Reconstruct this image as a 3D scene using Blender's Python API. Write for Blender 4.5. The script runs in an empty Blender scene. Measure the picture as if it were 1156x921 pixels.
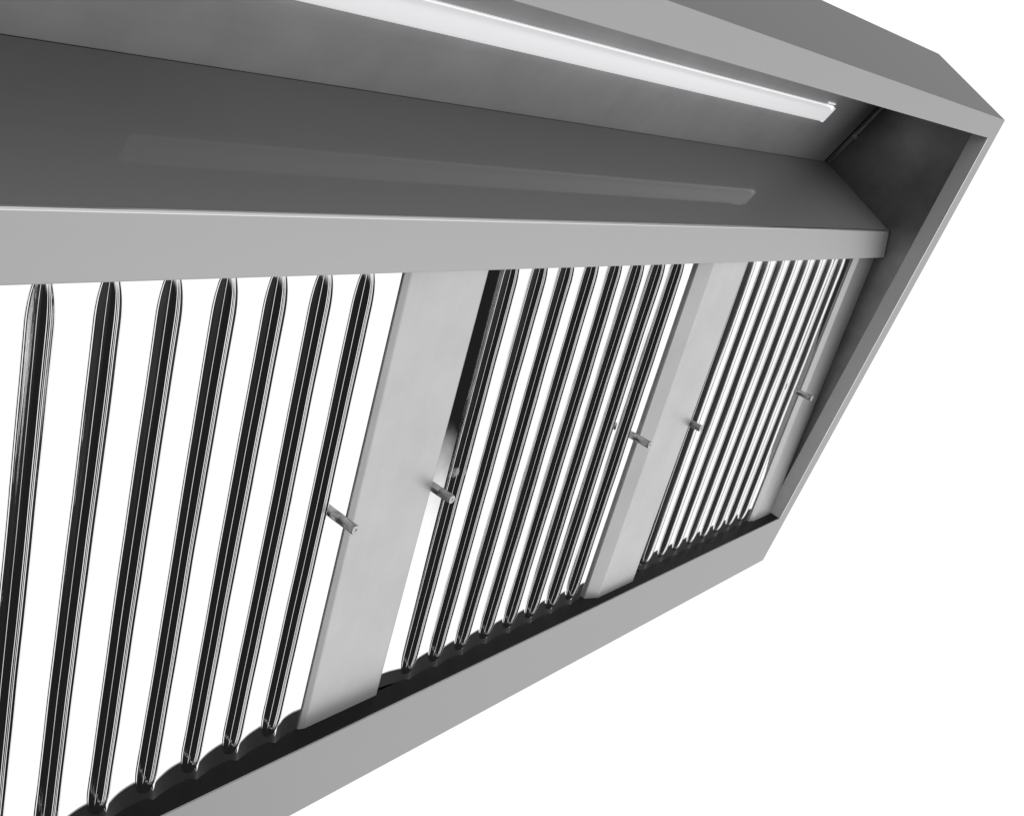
import bpy, bmesh, math, random
from mathutils import Matrix, Vector
random.seed(7)
sc = bpy.context.scene
COL = sc.collection

# ------------------------------------------------------------------ helpers
def link(o, parent=None):
    COL.objects.link(o)
    if parent is not None:
        o.parent = parent
    return o

def mesh_obj(name, bm, mat, parent=None, smooth=False):
    bmesh.ops.recalc_face_normals(bm, faces=bm.faces)
    me = bpy.data.meshes.new(name)
    bm.to_mesh(me); bm.free()
    me.materials.append(mat)
    if smooth:
        for p in me.polygons:
            p.use_smooth = True
    return link(bpy.data.objects.new(name, me), parent)

def tag(o, label, cat, group=None):
    o['label'] = label; o['category'] = cat
    if group:
        o['group'] = group
    return o

def add_prism(bm, poly, x0, x1):
    """poly: list of (y, z) points, extruded along X."""
    a = [bm.verts.new((x0, y, z)) for y, z in poly]
    b = [bm.verts.new((x1, y, z)) for y, z in poly]
    n = len(poly)
    bm.faces.new(a[::-1]); bm.faces.new(b)
    for i in range(n):
        j = (i + 1) % n
        bm.faces.new((a[i], a[j], b[j], b[i]))
    return bm

def prism(poly, x0, x1):
    return add_prism(bmesh.new(), poly, x0, x1)

def bevel(bm, w, seg=2):
    bmesh.ops.bevel(bm, geom=list(bm.edges), offset=w, segments=seg, affect='EDGES', profile=0.5)
    return bm

def box(bm, lo, hi):
    vs = [bm.verts.new((x, y, z)) for x in (lo[0], hi[0]) for y in (lo[1], hi[1]) for z in (lo[2], hi[2])]
    for f in ((0, 1, 3, 2), (4, 6, 7, 5), (0, 4, 5, 1), (2, 3, 7, 6), (0, 2, 6, 4), (1, 5, 7, 3)):
        bm.faces.new([vs[i] for i in f])
    return bm

# ------------------------------------------------------------------ materials
def mat_nodes(name):
    m = bpy.data.materials.new(name); m.use_nodes = True
    nt = m.node_tree; b = nt.nodes['Principled BSDF']
    return m, nt, b

def steel(name, base, rough, metal=1.0, brush=(1, 1, 1), amount=0.0, blotch=0.0, bscale=3.0,
          spec=0.5, rvar=0.0, bump=0.0, grain=0.0):
    m, nt, b = mat_nodes(name)
    N, Lk = nt.nodes, nt.links
    b.inputs['Metallic'].default_value = metal
    b.inputs['Roughness'].default_value = rough
    b.inputs['Specular IOR Level'].default_value = spec
    tc = N.new('ShaderNodeTexCoord')
    mp = N.new('ShaderNodeMapping'); mp.inputs['Scale'].default_value = brush
    Lk.new(tc.outputs['Object'], mp.inputs['Vector'])
    n1 = N.new('ShaderNodeTexNoise'); n1.inputs['Scale'].default_value = 1.0; n1.inputs['Detail'].default_value = 4
    Lk.new(mp.outputs['Vector'], n1.inputs['Vector'])
    n2 = N.new('ShaderNodeTexNoise'); n2.inputs['Scale'].default_value = bscale; n2.inputs['Detail'].default_value = 5
    n2.inputs['Roughness'].default_value = 0.6
    Lk.new(tc.outputs['Object'], n2.inputs['Vector'])
    # value = base * (1 + amount*(n1-.5)*2 + blotch*(n2-.5)*2)
    a = N.new('ShaderNodeMath'); a.operation = 'MULTIPLY_ADD'
    Lk.new(n1.outputs['Fac'], a.inputs[0]); a.inputs[1].default_value = 2 * amount * base; a.inputs[2].default_value = base * (1 - amount - blotch)
    c = N.new('ShaderNodeMath'); c.operation = 'MULTIPLY_ADD'
    Lk.new(n2.outputs['Fac'], c.inputs[0]); c.inputs[1].default_value = 2 * blotch * base
    Lk.new(a.outputs[0], c.inputs[2])
    Lk.new(c.outputs[0], b.inputs['Base Color'])
    if rvar:
        r = N.new('ShaderNodeMath'); r.operation = 'MULTIPLY_ADD'
        Lk.new(n1.outputs['Fac'], r.inputs[0]); r.inputs[1].default_value = 2 * rvar; r.inputs[2].default_value = rough - rvar
        Lk.new(r.outputs[0], b.inputs['Roughness'])
    if bump:
        bp = N.new('ShaderNodeBump'); bp.inputs['Strength'].default_value = 1.0; bp.inputs['Distance'].default_value = bump
        Lk.new(n2.outputs['Fac'], bp.inputs['Height']); Lk.new(bp.outputs['Normal'], b.inputs['Normal'])
    if grain:
        bp = N.new('ShaderNodeBump'); bp.inputs['Strength'].default_value = 1.0; bp.inputs['Distance'].default_value = grain
        Lk.new(n1.outputs['Fac'], bp.inputs['Height']); Lk.new(bp.outputs['Normal'], b.inputs['Normal'])
    return m

M_LIP = steel('satin_steel', 0.47, 0.55, 1.0, (3, 260, 260), 0.015, 0.01)
M_FACE = steel('front_steel', 0.38, 0.45, 1.0, (3, 260, 260), 0.02, 0.01)
M_FLANGE = steel('flange_steel', 0.82, 0.5, 0.0, (260, 3, 260), 0.02, 0.01)
M_CEIL = steel('ceiling_steel', 0.54, 0.6, 0.2, (4, 300, 300), 0.06, 0.22, 9.0)
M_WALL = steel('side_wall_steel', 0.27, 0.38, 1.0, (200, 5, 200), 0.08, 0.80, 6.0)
M_PLEN = steel('plenum_steel', 0.27, 0.035, 0.0, (3, 300, 300), 0.02, 0.02, 3.0, spec=0.07)
M_PLIP = steel('plenum_lip_steel', 0.60, 0.5, 0.5, (3, 260, 260), 0.015, 0.01)
M_HILITE = steel('edge_highlight_steel', 0.85, 0.3, 1.0, (3, 200, 200), 0.02, 0.02)  # brighter steel, edge highlights put into the colour
M_POST = steel('divider_steel', 0.66, 0.42, 0.6, (150, 4, 150), 0.03, 0.16, 9.0)
M_FILT = steel('polished_steel', 0.95, 0.03, 1.0, (90, 2, 90), 0.01, 0.01, 3.0, bump=0.0006)
M_RIB = steel('polished_rib_steel', 0.93, 0.04, 1.0, (500, 5, 500), 0.03, 0.02, 3.0, grain=.00012)
M_RIB2 = steel('polished_rib_steel_hazy', 0.93, 0.075, 1.0, (500, 5, 500), 0.03, 0.02, 3.0, grain=.00012)
M_RIB3 = steel("polished_rib_steel_dull", 0.93, 0.24, 1.0, (120, 3, 120), 0.03, 0.02, 3.0)
M_TUBE = steel("tube_steel", 0.92, 0.3, 0.25, (3, 200, 200), 0.02, 0.02)
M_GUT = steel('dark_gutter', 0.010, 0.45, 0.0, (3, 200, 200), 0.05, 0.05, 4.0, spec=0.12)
M_PIN = steel('handle_steel', 0.42, 0.42, 1.0, (60, 60, 8), 0.0, 0.0, 8.0)
M_BACK = steel('galvanised_steel', 0.30, 0.5, 1.0, (20, 20, 20), 0.05, 0.1, 6.0)

def lamp_mat(name, base, emit):
    m, nt, b = mat_nodes(name)
    b.inputs['Base Color'].default_value = (base, base, base * 1.005, 1)
    b.inputs['Roughness'].default_value = 0.35
    b.inputs['Emission Color'].default_value = (0.97, 0.97, 1.0, 1)
    b.inputs['Emission Strength'].default_value = emit
    return m
M_DIFF = lamp_mat('opal_diffuser', 0.88, 0.54)
M_CAP = lamp_mat('white_plastic', 0.88, 0.58)

# ------------------------------------------------------------------ main dimensions (metres)
XL, XR = -2.116, 0.0          # hood length
WX = 0.046                    # thickness of the boxed side panels
Y1, ZT, ZB = 1.0244, 0.194, -0.3878
RL = math.hypot(Y1, ZB)
rd = Vector((0, Y1 / RL, ZB / RL))          # along the sloping rim, to the back
rn = Vector((0, -rd.z, rd.y))               # up, into the hood
FRONT_W, BACK_I = 0.0400, 0.9593
FL_H = 0.031
def rim(s, h):
    p = rd * s + rn * h
    return (p.y, p.z)

hood = link(bpy.data.objects.new('extractor_hood', None))
tag(hood, 'long stainless steel kitchen extractor hood seen from below with open slanted underside', 'extractor hood')

# front
mesh_obj('front_panel', prism([(0, 0.0), (0.003, 0.0005), (0.003, ZT), (0, ZT)], XL, XR), M_FACE, hood)
bm = prism([rim(0.0, 0.0), rim(FRONT_W, 0.0), rim(FRONT_W, 0.028), rim(FRONT_W - .002, 0.028), rim(FRONT_W - .002, .0022), rim(0.0032, .0022)], XL, XR)
mesh_obj('front_lip', bm, M_LIP, hood)
# back
bm = prism([rim(BACK_I, 0.0), rim(RL, 0.0), rim(RL - .003, .0022), rim(BACK_I, .0022)], XL, XR)
mesh_obj('back_lip', bm, M_LIP, hood)
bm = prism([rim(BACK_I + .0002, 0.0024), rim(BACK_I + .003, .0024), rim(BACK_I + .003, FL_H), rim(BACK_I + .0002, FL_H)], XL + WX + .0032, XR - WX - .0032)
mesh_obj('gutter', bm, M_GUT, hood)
mesh_obj('back_panel', prism([(Y1 - .003, ZB + .004), (Y1, ZB + .002), (Y1, ZT), (Y1 - .003, ZT)], XL, XR), M_BACK, hood)
mesh_obj('roof', prism([(0.0032, ZT - .0022), (Y1 - .0032, ZT - .0022), (Y1 - .0032, ZT), (.0032, ZT)], XL, XR), M_BACK, hood)
mesh_obj('ceiling_panel', prism([(0.0034, .1885), (0.34, .1885), (0.34, .1912), (0.0034, .1912)], XL + WX + .0005, XR - WX - .0005), M_CEIL, hood)

# boxed side panels with their sloping lip and inward return flange
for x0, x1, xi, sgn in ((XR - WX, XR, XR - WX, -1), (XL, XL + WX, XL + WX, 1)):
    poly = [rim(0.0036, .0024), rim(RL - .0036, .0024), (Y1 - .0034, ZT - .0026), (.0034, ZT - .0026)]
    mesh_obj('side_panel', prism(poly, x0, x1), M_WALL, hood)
    bm = prism([rim(FRONT_W, 0), rim(BACK_I, 0), rim(BACK_I, .0022), rim(FRONT_W, .0022)], x0, x1)
    mesh_obj('side_lip', bm, M_LIP, hood)
    bm = prism([rim(FRONT_W + .0002, 0.0), rim(BACK_I - .0002, 0.0), rim(BACK_I - .0002, FL_H), rim(FRONT_W + .0002, FL_H)], xi + sgn * .0003, xi + sgn * .003)
    bevel(bm, .0007, 1)
    mesh_obj('side_flange', bm, M_FLANGE, hood)
    bm = prism([rim(FRONT_W + .0004, -.0008), rim(BACK_I - .0004, -.0008), rim(BACK_I - .0004, .0006), rim(FRONT_W + .0004, .0006)], xi + sgn * .0036, xi - sgn * .0004)
    mesh_obj('side_highlight_strip', bevel(bm, .0005, 2), M_HILITE, hood)  # thin bright strip added as the highlight along the lip edge

# plenum box above the filters
PX0, PX1 = XL + WX + .001, XR - WX - .001
PY, PZ = 0.290, -0.0135
mesh_obj('plenum_panel', prism([(PY, PZ + .0008), (PY + .002, PZ), (PY + .002, .1865), (PY, .1865)], PX0, PX1), M_PLEN, hood)
ld = Vector((0, .045, -.0355)).normalized(); ln = Vector((0, ld.z, -ld.y))     # lip direction and its outward normal
P0 = Vector((0, PY, PZ))
def lp(a, h):
    p = P0 + ld * a + ln * h
    return (p.y, p.z)
LW = 0.0573
bm = prism([lp(0, 0), lp(0.0006, .0022), lp(0.0022, .0032), lp(LW - .001, .0032), lp(LW, .0024), lp(LW, 0.0012), lp(.004, .0005)], PX0, PX1 - .002)
mesh_obj('plenum_lip', bm, M_PLIP, hood)

bm = prism([lp(-.0006, -.0002), lp(-.0004, .0012), lp(0.0006, .0031), lp(0.0024, .0040), lp(.0032, .0034), lp(.0006, .0006)], PX0, PX1 - .002)
mesh_obj('plenum_highlight_strip', bm, M_HILITE, hood, smooth=False)  # bright strip painting the highlight on the lip's upper bend

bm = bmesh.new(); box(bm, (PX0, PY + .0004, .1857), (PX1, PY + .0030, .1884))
mesh_obj('dark_gap_strip', bm, M_GUT, hood)  # black strip painting the shade in the gap above the plenum panel
# seam strip between ceiling and side wall, with its bolts
bm = bmesh.new()
box(bm, (-WX - .0105, .05, .1850), (-WX - .0002, .2885, .1882))
seam = mesh_obj('seam_strip', bevel(bm, .0006, 1), M_LIP, hood)
bm = bmesh.new()
bmesh.ops.create_cone(bm, cap_ends=True, segments=20, radius1=.0021, radius2=.0021, depth=.2435)
bmesh.ops.transform(bm, matrix=Matrix.Translation((-WX - .0026, .1665, .1824)) @ Matrix.Rotation(math.pi / 2, 4, 'X'), verts=bm.verts)
mesh_obj('tube', bm, M_TUBE, seam, smooth=True)
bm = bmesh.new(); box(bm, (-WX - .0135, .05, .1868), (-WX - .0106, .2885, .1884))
mesh_obj('dark_gap_strip', bm, M_GUT, hood)  # black strip standing in for the shaded gap beside the seam strip
for y in (.214,):
    bm = bmesh.new()
    bmesh.ops.create_cone(bm, cap_ends=True, segments=12, radius1=.0045, radius2=.0040, depth=.009)
    bmesh.ops.transform(bm, matrix=Matrix.Translation((-WX - .0045, y, .1822)), verts=bm.verts)
    mesh_obj('bolt', bm, M_TUBE, seam)

# ------------------------------------------------------------------ filter plane
FA = math.radians(26.6)
FO = Vector((0, 0.9105, -0.3118))
LEN = 0.668
def fmatrix(x):
    return Vector((x, FO.y, FO.z)), (math.pi - FA, 0, 0)

# dividers (local: X across, Y up the slope, Z outward)
def divider(x0, x1, cw, cd, h):
    w = x1 - x0; c = .003
    bm = bmesh.new()
    prof = [(0, -.036), (0, h - cd - .0008), (.0008, h - cd), (cw - .001, h - .0004), (cw + .001, h), (w - c, h), (w - .0009, h - c * .35), (w, h - c), (w, -.036)]
    a = [bm.verts.new((x, 0.0006, z)) for x, z in prof]; b = [bm.verts.new((x, LEN, z)) for x, z in prof]
    bm.faces.new(a); bm.faces.new(b[::-1])
    for i in range(len(prof)):
        j = (i + 1) % len(prof)
        bm.faces.new((a[i], b[i], b[j], a[j]))
    o = mesh_obj('divider', bm, M_POST, hood)
    o.location, o.rotation_euler = fmatrix(x0)
FW = 0.4965
FX = [-1.9312, -1.2958, -0.6512]
divider(XL + WX + .0004, FX[0] - .0006, .011, .004, .006)
divider(FX[0] + FW + .0006, FX[1] - .0006, .009, .0026, .0045)
divider(FX[1] + FW + .0006, FX[2] - .0006, .030, .0105, .0150)
divider(FX[2] + FW + .0006, XR - WX - .0004, .018, .005, .0075)

# ------------------------------------------------------------------ baffle filter
RIB_X0, RIB_P, RIB_N = 0.055, 0.0565, 8
RIB_A = 0.014

def rib_profile(zs, sx, plain):
    """Cross-section of a pressed rib, left to right: lip, small ledge, steep flank, shoulder, step, crest, drop."""
    seg = [(.6, 55), (.95, 0), (.3, 40), (2.4, 57), (1.4, 54), (.55, 1), (1.3, 52), (2.0, 46), (1.2, 34), (.65, 0), (.6, 42), (.55, 2), (.45, 38), (.75, 0),
           (1.05, 58), (.4, 6), (.5, -24)]
    if plain:
        seg = [(.6, 55), (.8, 0), (.3, 40), (2.6, 57), (2.2, 54), (2.4, 49), (2.0, 38), (1.6, 20), (.9, 2), (.4, 40), (.9, 1), (.7, 56), (.5, 4), (.5, -24)]
    pts = [(0.0, 0.0)]
    def go(du, deg):
        x, z = pts[-1]; pts.append((x + du, z + du * math.tan(math.radians(deg)) * zs))
    for k, (w_, d_) in enumerate(seg):
        n = max(2, int(w_ / .10))
        for i in range(n): go(w_ / n, d_)
    top = pts[-1][1]
    n = 14
    x0 = pts[-1][0]
    for i in range(1, n + 1):
        t = i / n
        pts.append((x0 + 3.4 * t, top * (0.5 + .5 * math.cos(math.pi * t)) if t < 1 else 0.0))
    # light smoothing so the bends are rolled, not creased
    for _ in range(2):
        pts = [pts[0]] + [((p[0] + 2 * q[0] + r[0]) / 4, (p[1] + 2 * q[1] + r[1]) / 4) for p, q, r in zip(pts, pts[1:], pts[2:])] + [pts[-1]]
    mid = pts[-1][0] * .5
    return [((x - mid) * sx / 1000, z / 1000) for x, z in pts]

def lift(v, y):
    """Flared bottom edge of the sheet: bends forward just right of every rib."""
    f = (v - 0.15) % 1.0
    if f < .66: k = (1 - f / .66) ** 1.7
    elif f > .84:
        t = (f - .84) / .16; k = t * t * (3 - 2 * t)
    else: k = 0.0
    q = max(0.0, 1 - y / .050)
    return .0062 * k * q * q

def sheet_bm(rail, flare):
    bm = bmesh.new()
    nx, ny = 330, 90
    x0 = RAIL if rail else 0.0
    ys = [LEN * ((j / ny) ** 2.0) for j in range(ny + 1)]
    xs = [x0 + (FW - x0) * i / nx for i in range(nx + 1)]
    grid = []
    for y in ys:
        grid.append([bm.verts.new((x, y, flare * lift((x - RIB_X0) / RIB_P, y) * min(1, (FW - x) / .03))) for x in xs])
    for j in range(ny):
        for i in range(nx):
            bm.faces.new((grid[j][i], grid[j][i + 1], grid[j + 1][i + 1], grid[j + 1][i]))
    return bm

RAIL = 0.043
def rail_bm(tilt):
    """Sloping left margin of a filter; tilt(y) in degrees."""
    bm = bmesh.new()
    rows = []
    for j in range(61):
        y = LEN * j / 60
        zz = [0.0]
        for i in range(12, 0, -1):
            zz.insert(0, zz[0] - RAIL / 12 * math.tan(math.radians(tilt(y + .06 * (i / 12) ** 2))))
        rows.append([bm.verts.new((RAIL * i / 12, y, zz[i])) for i in range(13)])
    for a, b in zip(rows, rows[1:]):
        for i in range(12):
            bm.faces.new((a[i], a[i + 1], b[i + 1], b[i]))
    return bm

def rib_mesh(zs, sx, top, plain, mat, shear):
    prof = rib_profile(zs, sx, plain)
    ph = [random.uniform(0, 6.28) for _ in range(6)]
    bm = bmesh.new()
    ns = 110
    rows = []
    for j in range(ns + 1):
        t = 0.5 - 0.5 * math.cos(math.pi * j / ns)
        y = RIB_A + (top - RIB_A) * t
        db, dt = (y - RIB_A) / 0.042, (top - y) / 0.045
        e = 1.0
        if db < 1: e = min(e, math.sqrt(max(0, 1 - (1 - db) ** 2)))
        if dt < 1: e = min(e, math.sqrt(max(0, 1 - (1 - dt) ** 2)))
        e = max(e, .02)
        # hand-pressed look: slight waviness in height, width and line, different on every rib
        hv = 1 + .022 * math.sin(y * 11 + ph[0]) + .012 * math.sin(y * 31 + ph[1]) + .008 * math.sin(y * 67 + ph[4])
        wv = 1 + .020 * math.sin(y * 9 + ph[2]) + .010 * math.sin(y * 41 + ph[5])
        dx = .00035 * math.sin(y * 13 + ph[3])
        row = []
        for i, (x, z) in enumerate(prof):
            edge = i in (0, len(prof) - 1)
            f = i / (len(prof) - 1)
            roll = .00016 * math.sin(y * 17 + ph[1] + f * 7) * math.sin(math.pi * f)
            row.append(bm.verts.new((x * e ** .9 * wv + dx + (1 - e) * .0015 - shear * y / LEN, y, (z * hv + roll) * e + (-.0004 if edge else .00012))))
        rows.append(row)
    for a, b in zip(rows, rows[1:]):
        for i in range(len(prof) - 1):
            bm.faces.new((a[i], a[i + 1], b[i + 1], b[i]))
    bmesh.ops.recalc_face_normals(bm, faces=bm.faces)
    me = bpy.data.meshes.new('rib'); bm.to_mesh(me); bm.free()
    me.materials.append(mat)
    for p in me.polygons: p.use_smooth = True
    return me

def lathe(bm, prof, seg=28):
    rings = []
    for r, z in prof:
        if r <= 1e-6:
            rings.append([bm.verts.new((0, 0, z))])
        else:
            rings.append([bm.verts.new((r * math.cos(2 * math.pi * k / seg), r * math.sin(2 * math.pi * k / seg), z)) for k in range(seg)])
    for a, b in zip(rings, rings[1:]):
        for k in range(seg):
            l = (k + 1) % seg
            if len(a) == 1: bm.faces.new((a[0], b[k], b[l]))
            elif len(b) == 1: bm.faces.new((a[k], a[l], b[0]))
            else: bm.faces.new((a[k], a[l], b[l], b[k]))
    return bm

def make_filter(zs, sx, flare, tilt, shift, top, handles, plain, mat, shear):
    root = link(bpy.data.objects.new('baffle_filter', None))
    mesh_obj('filter_sheet', sheet_bm(tilt is not None, flare), M_FILT, root, smooth=True)
    if tilt is not None:
        mesh_obj('frame_rail', rail_bm(tilt), M_FILT, root, smooth=True)
    bm = bmesh.new(); box(bm, (0.0005, .0005, -.050), (FW - .0005, LEN - .0005, -.040))
    mesh_obj('filter_body', bm, M_BACK, root)
    for k in range(RIB_N):
        me = rib_mesh(zs, sx, top, plain, mat, shear)
        r = link(bpy.data.objects.new('rib', me), root)
        r.location = (RIB_X0 + RIB_P * k - shift, 0, 0)
    for hx, hl in handles:
        hy = .328
        R = .0062
        h = mesh_obj('handle', lathe(bmesh.new(), [(R, -.035 if hx < .1 else -.002), (R, .0120), (R * .93, .0122), (R * .93, .0126), (R, .0128), (R, hl - .0016), (R * .9, hl - .0003)]), M_PIN, root, smooth=True)
        h.location = (hx, hy, 0)
        mesh_obj('end_cap', lathe(bmesh.new(), [(R * .9, hl - .0003), (R * .82, hl), (R * .35, hl), (R * .28, hl - .001), (0, hl - .0012)]), M_POST, h)
    return root

def twist(y):
    pts = [(0, 2), (.05, 6), (.12, 11), (.24, 17), (.40, 21), (.455, 23), (.50, 34), (1, 36)]
    for (a, p), (b, q) in zip(pts, pts[1:]):
        if y <= b: return p + (q - p) * (y - a) / (b - a)
    return pts[-1][1]
pins = ((.0082, .0335), (FW - .0205, .0385))
specs = [(0.90, 1.2, 1.0, None, .006, .634, pins[1:], False, M_RIB, .001),
         (0.97, 1.02, .7, twist, .006, .650, pins, False, M_RIB2, .010),
         (0.66, 1.0, .4, lambda y: 37, .008, .652, pins, True, M_RIB3, .010)]
flabels = ['polished baffle filter nearest the camera, with the widest bright bands, running out of the picture',
           'polished baffle filter in the middle, between two broad plain divider posts',
           'polished baffle filter farthest from the camera, beside the dark side wall of the hood']
for i, x in enumerate(FX):
    o = make_filter(*specs[i])
    o.location, o.rotation_euler = fmatrix(x)
    tag(o, flabels[i], 'filter', 'baffle filters in the hood')

# ------------------------------------------------------------------ light fitting
LX0, LX1 = -1.64, -0.250
LYA, LYB, LZ = .1630, .1975, .1883
lamp = link(bpy.data.objects.new('light_fitting', None))
lamp.location = ((LX0 + LX1) / 2, (LYA + LYB) / 2, LZ)
tag(lamp, 'long slim white linear light fitting fixed to the grey hood ceiling', 'light fitting')
hl = (LX1 - LX0) / 2; hw = (LYB - LYA) / 2
box_ = bmesh.new(); box(box_, (-hl, -hw, -.003), (hl, hw, -.0002))
mesh_obj('housing', box_, M_CAP, lamp)
bm = bmesh.new()
nseg, nl = 20, 12
rows = []
for j in range(-nl, nl + 1):
    # straight body with a softly rounded end
    if abs(j) <= 1: xx = j * (hl - .03)
    else: xx = math.copysign(hl - .03 + .026 * math.sin(math.pi / 2 * (abs(j) - 1) / (nl - 1)), j)
    k = max(0.0, (abs(xx) - (hl - .03)) / .026); e = math.sqrt(max(0.0, 1 - min(1, k) ** 2.4))
    row = []
    for i in range(nseg + 1):
        t = math.pi * i / nseg
        row.append(bm.verts.new((xx, -(hw - .0012) * math.copysign(abs(math.cos(t)) ** .7, math.cos(t)) * (0.35 + .65 * e), -.003 - .0105 * (math.sin(t) ** .7) * e)))
    rows.append(row)
for a, b in zip(rows, rows[1:]):
    for i in range(nseg):
        bm.faces.new((a[i], a[i + 1], b[i + 1], b[i]))
mesh_obj('diffuser', bm, M_DIFF, lamp, smooth=True)
for s in (-1, 1):
    bm = bmesh.new()
    box(bm, (min(s * (hl - .010), s * hl), -hw, -.0085), (max(s * (hl - .010), s * hl), hw, -.0031))
    mesh_obj('end_cap', bevel(bm, .0012, 2), M_CAP, lamp)
bm = bmesh.new(); box(bm, (hl - .034, -hw - .006, -.0030), (hl - .002, -hw - .0035, -.0008))
mesh_obj('clip', bm, M_CAP, lamp)

# ------------------------------------------------------------------ world gradient shaped for light and reflections: white below/behind/right, dark left, added front glow
w = bpy.data.worlds.new('World'); sc.world = w; w.use_nodes = True
nt = w.node_tree; N, Lk = nt.nodes, nt.links
bg = N['Background']
tc = N.new('ShaderNodeTexCoord'); sp = N.new('ShaderNodeSeparateXYZ')
Lk.new(tc.outputs['Generated'], sp.inputs[0])
def ramp(sock, a, b):
    m = N.new('ShaderNodeMapRange'); m.interpolation_type = 'SMOOTHSTEP'
    m.inputs['From Min'].default_value = a; m.inputs['From Max'].default_value = b
    Lk.new(sock, m.inputs['Value']); return m.outputs['Result']
def mul(a, b):
    m = N.new('ShaderNodeMath'); m.operation = 'MULTIPLY'
    for i, v in enumerate((a, b)):
        if isinstance(v, (int, float)): m.inputs[i].default_value = v
        else: Lk.new(v, m.inputs[i])
    return m.outputs[0]
def add(a, b):
    m = N.new('ShaderNodeMath'); m.operation = 'ADD'
    for i, v in enumerate((a, b)):
        if isinstance(v, (int, float)): m.inputs[i].default_value = v
        else: Lk.new(v, m.inputs[i])
    return m.outputs[0]
def mx(a, b):
    m = N.new('ShaderNodeMath'); m.operation = 'MAXIMUM'
    for i, v in enumerate((a, b)):
        if isinstance(v, (int, float)): m.inputs[i].default_value = v
        else: Lk.new(v, m.inputs[i])
    return m.outputs[0]
X, Y, Z = sp.outputs
right = ramp(X, 0.10, 0.25)
back = ramp(Y, -0.32, -0.02)
down = ramp(Z, -0.10, -0.35)
white = mul(right, mx(back, down))
front = mul(ramp(Y, -0.36, -0.66), 0.75)         # glow added from the front to fill the hood interior
side = mul(ramp(X, -0.70, -0.95), 0.03)          # faint grey glow added from the left for reflections
val = mul(mx(white, mx(front, side)), 1.06)
val = add(val, 0.014)
Lk.new(val, bg.inputs['Strength'])
bg.inputs['Color'].default_value = (1, 1, 1, 1)

# ------------------------------------------------------------------ camera
cam = bpy.data.cameras.new('camera'); co = bpy.data.objects.new('camera', cam); COL.objects.link(co)
# columns: image right, image down, viewing direction in world axes (from the vanishing points of the photograph)
AX = ((0.63047456, -0.12402873, 0.76623672), (-0.55930771, 0.61189006, 0.55925436), (-0.53821624, -0.78115775, 0.31641089))
rot = Matrix([[r[0], -r[1], -r[2]] for r in AX])
co.matrix_world = Matrix.Translation((-2.21276815, -0.23178004, -0.55267315)) @ rot.to_4x4()
cam.sensor_fit = 'HORIZONTAL'; cam.sensor_width = 36.0; cam.lens = 36.0 * 1150 / 1156
cam.clip_start = 0.01; cam.clip_end = 100
sc.camera = co

sc.render.engine = 'CYCLES'
sc.cycles.max_bounces = 12; sc.cycles.glossy_bounces = 10
sc.view_settings.view_transform = 'Standard'; sc.view_settings.look = 'None'
sc.view_settings.exposure = 0.0; sc.view_settings.gamma = 1.0
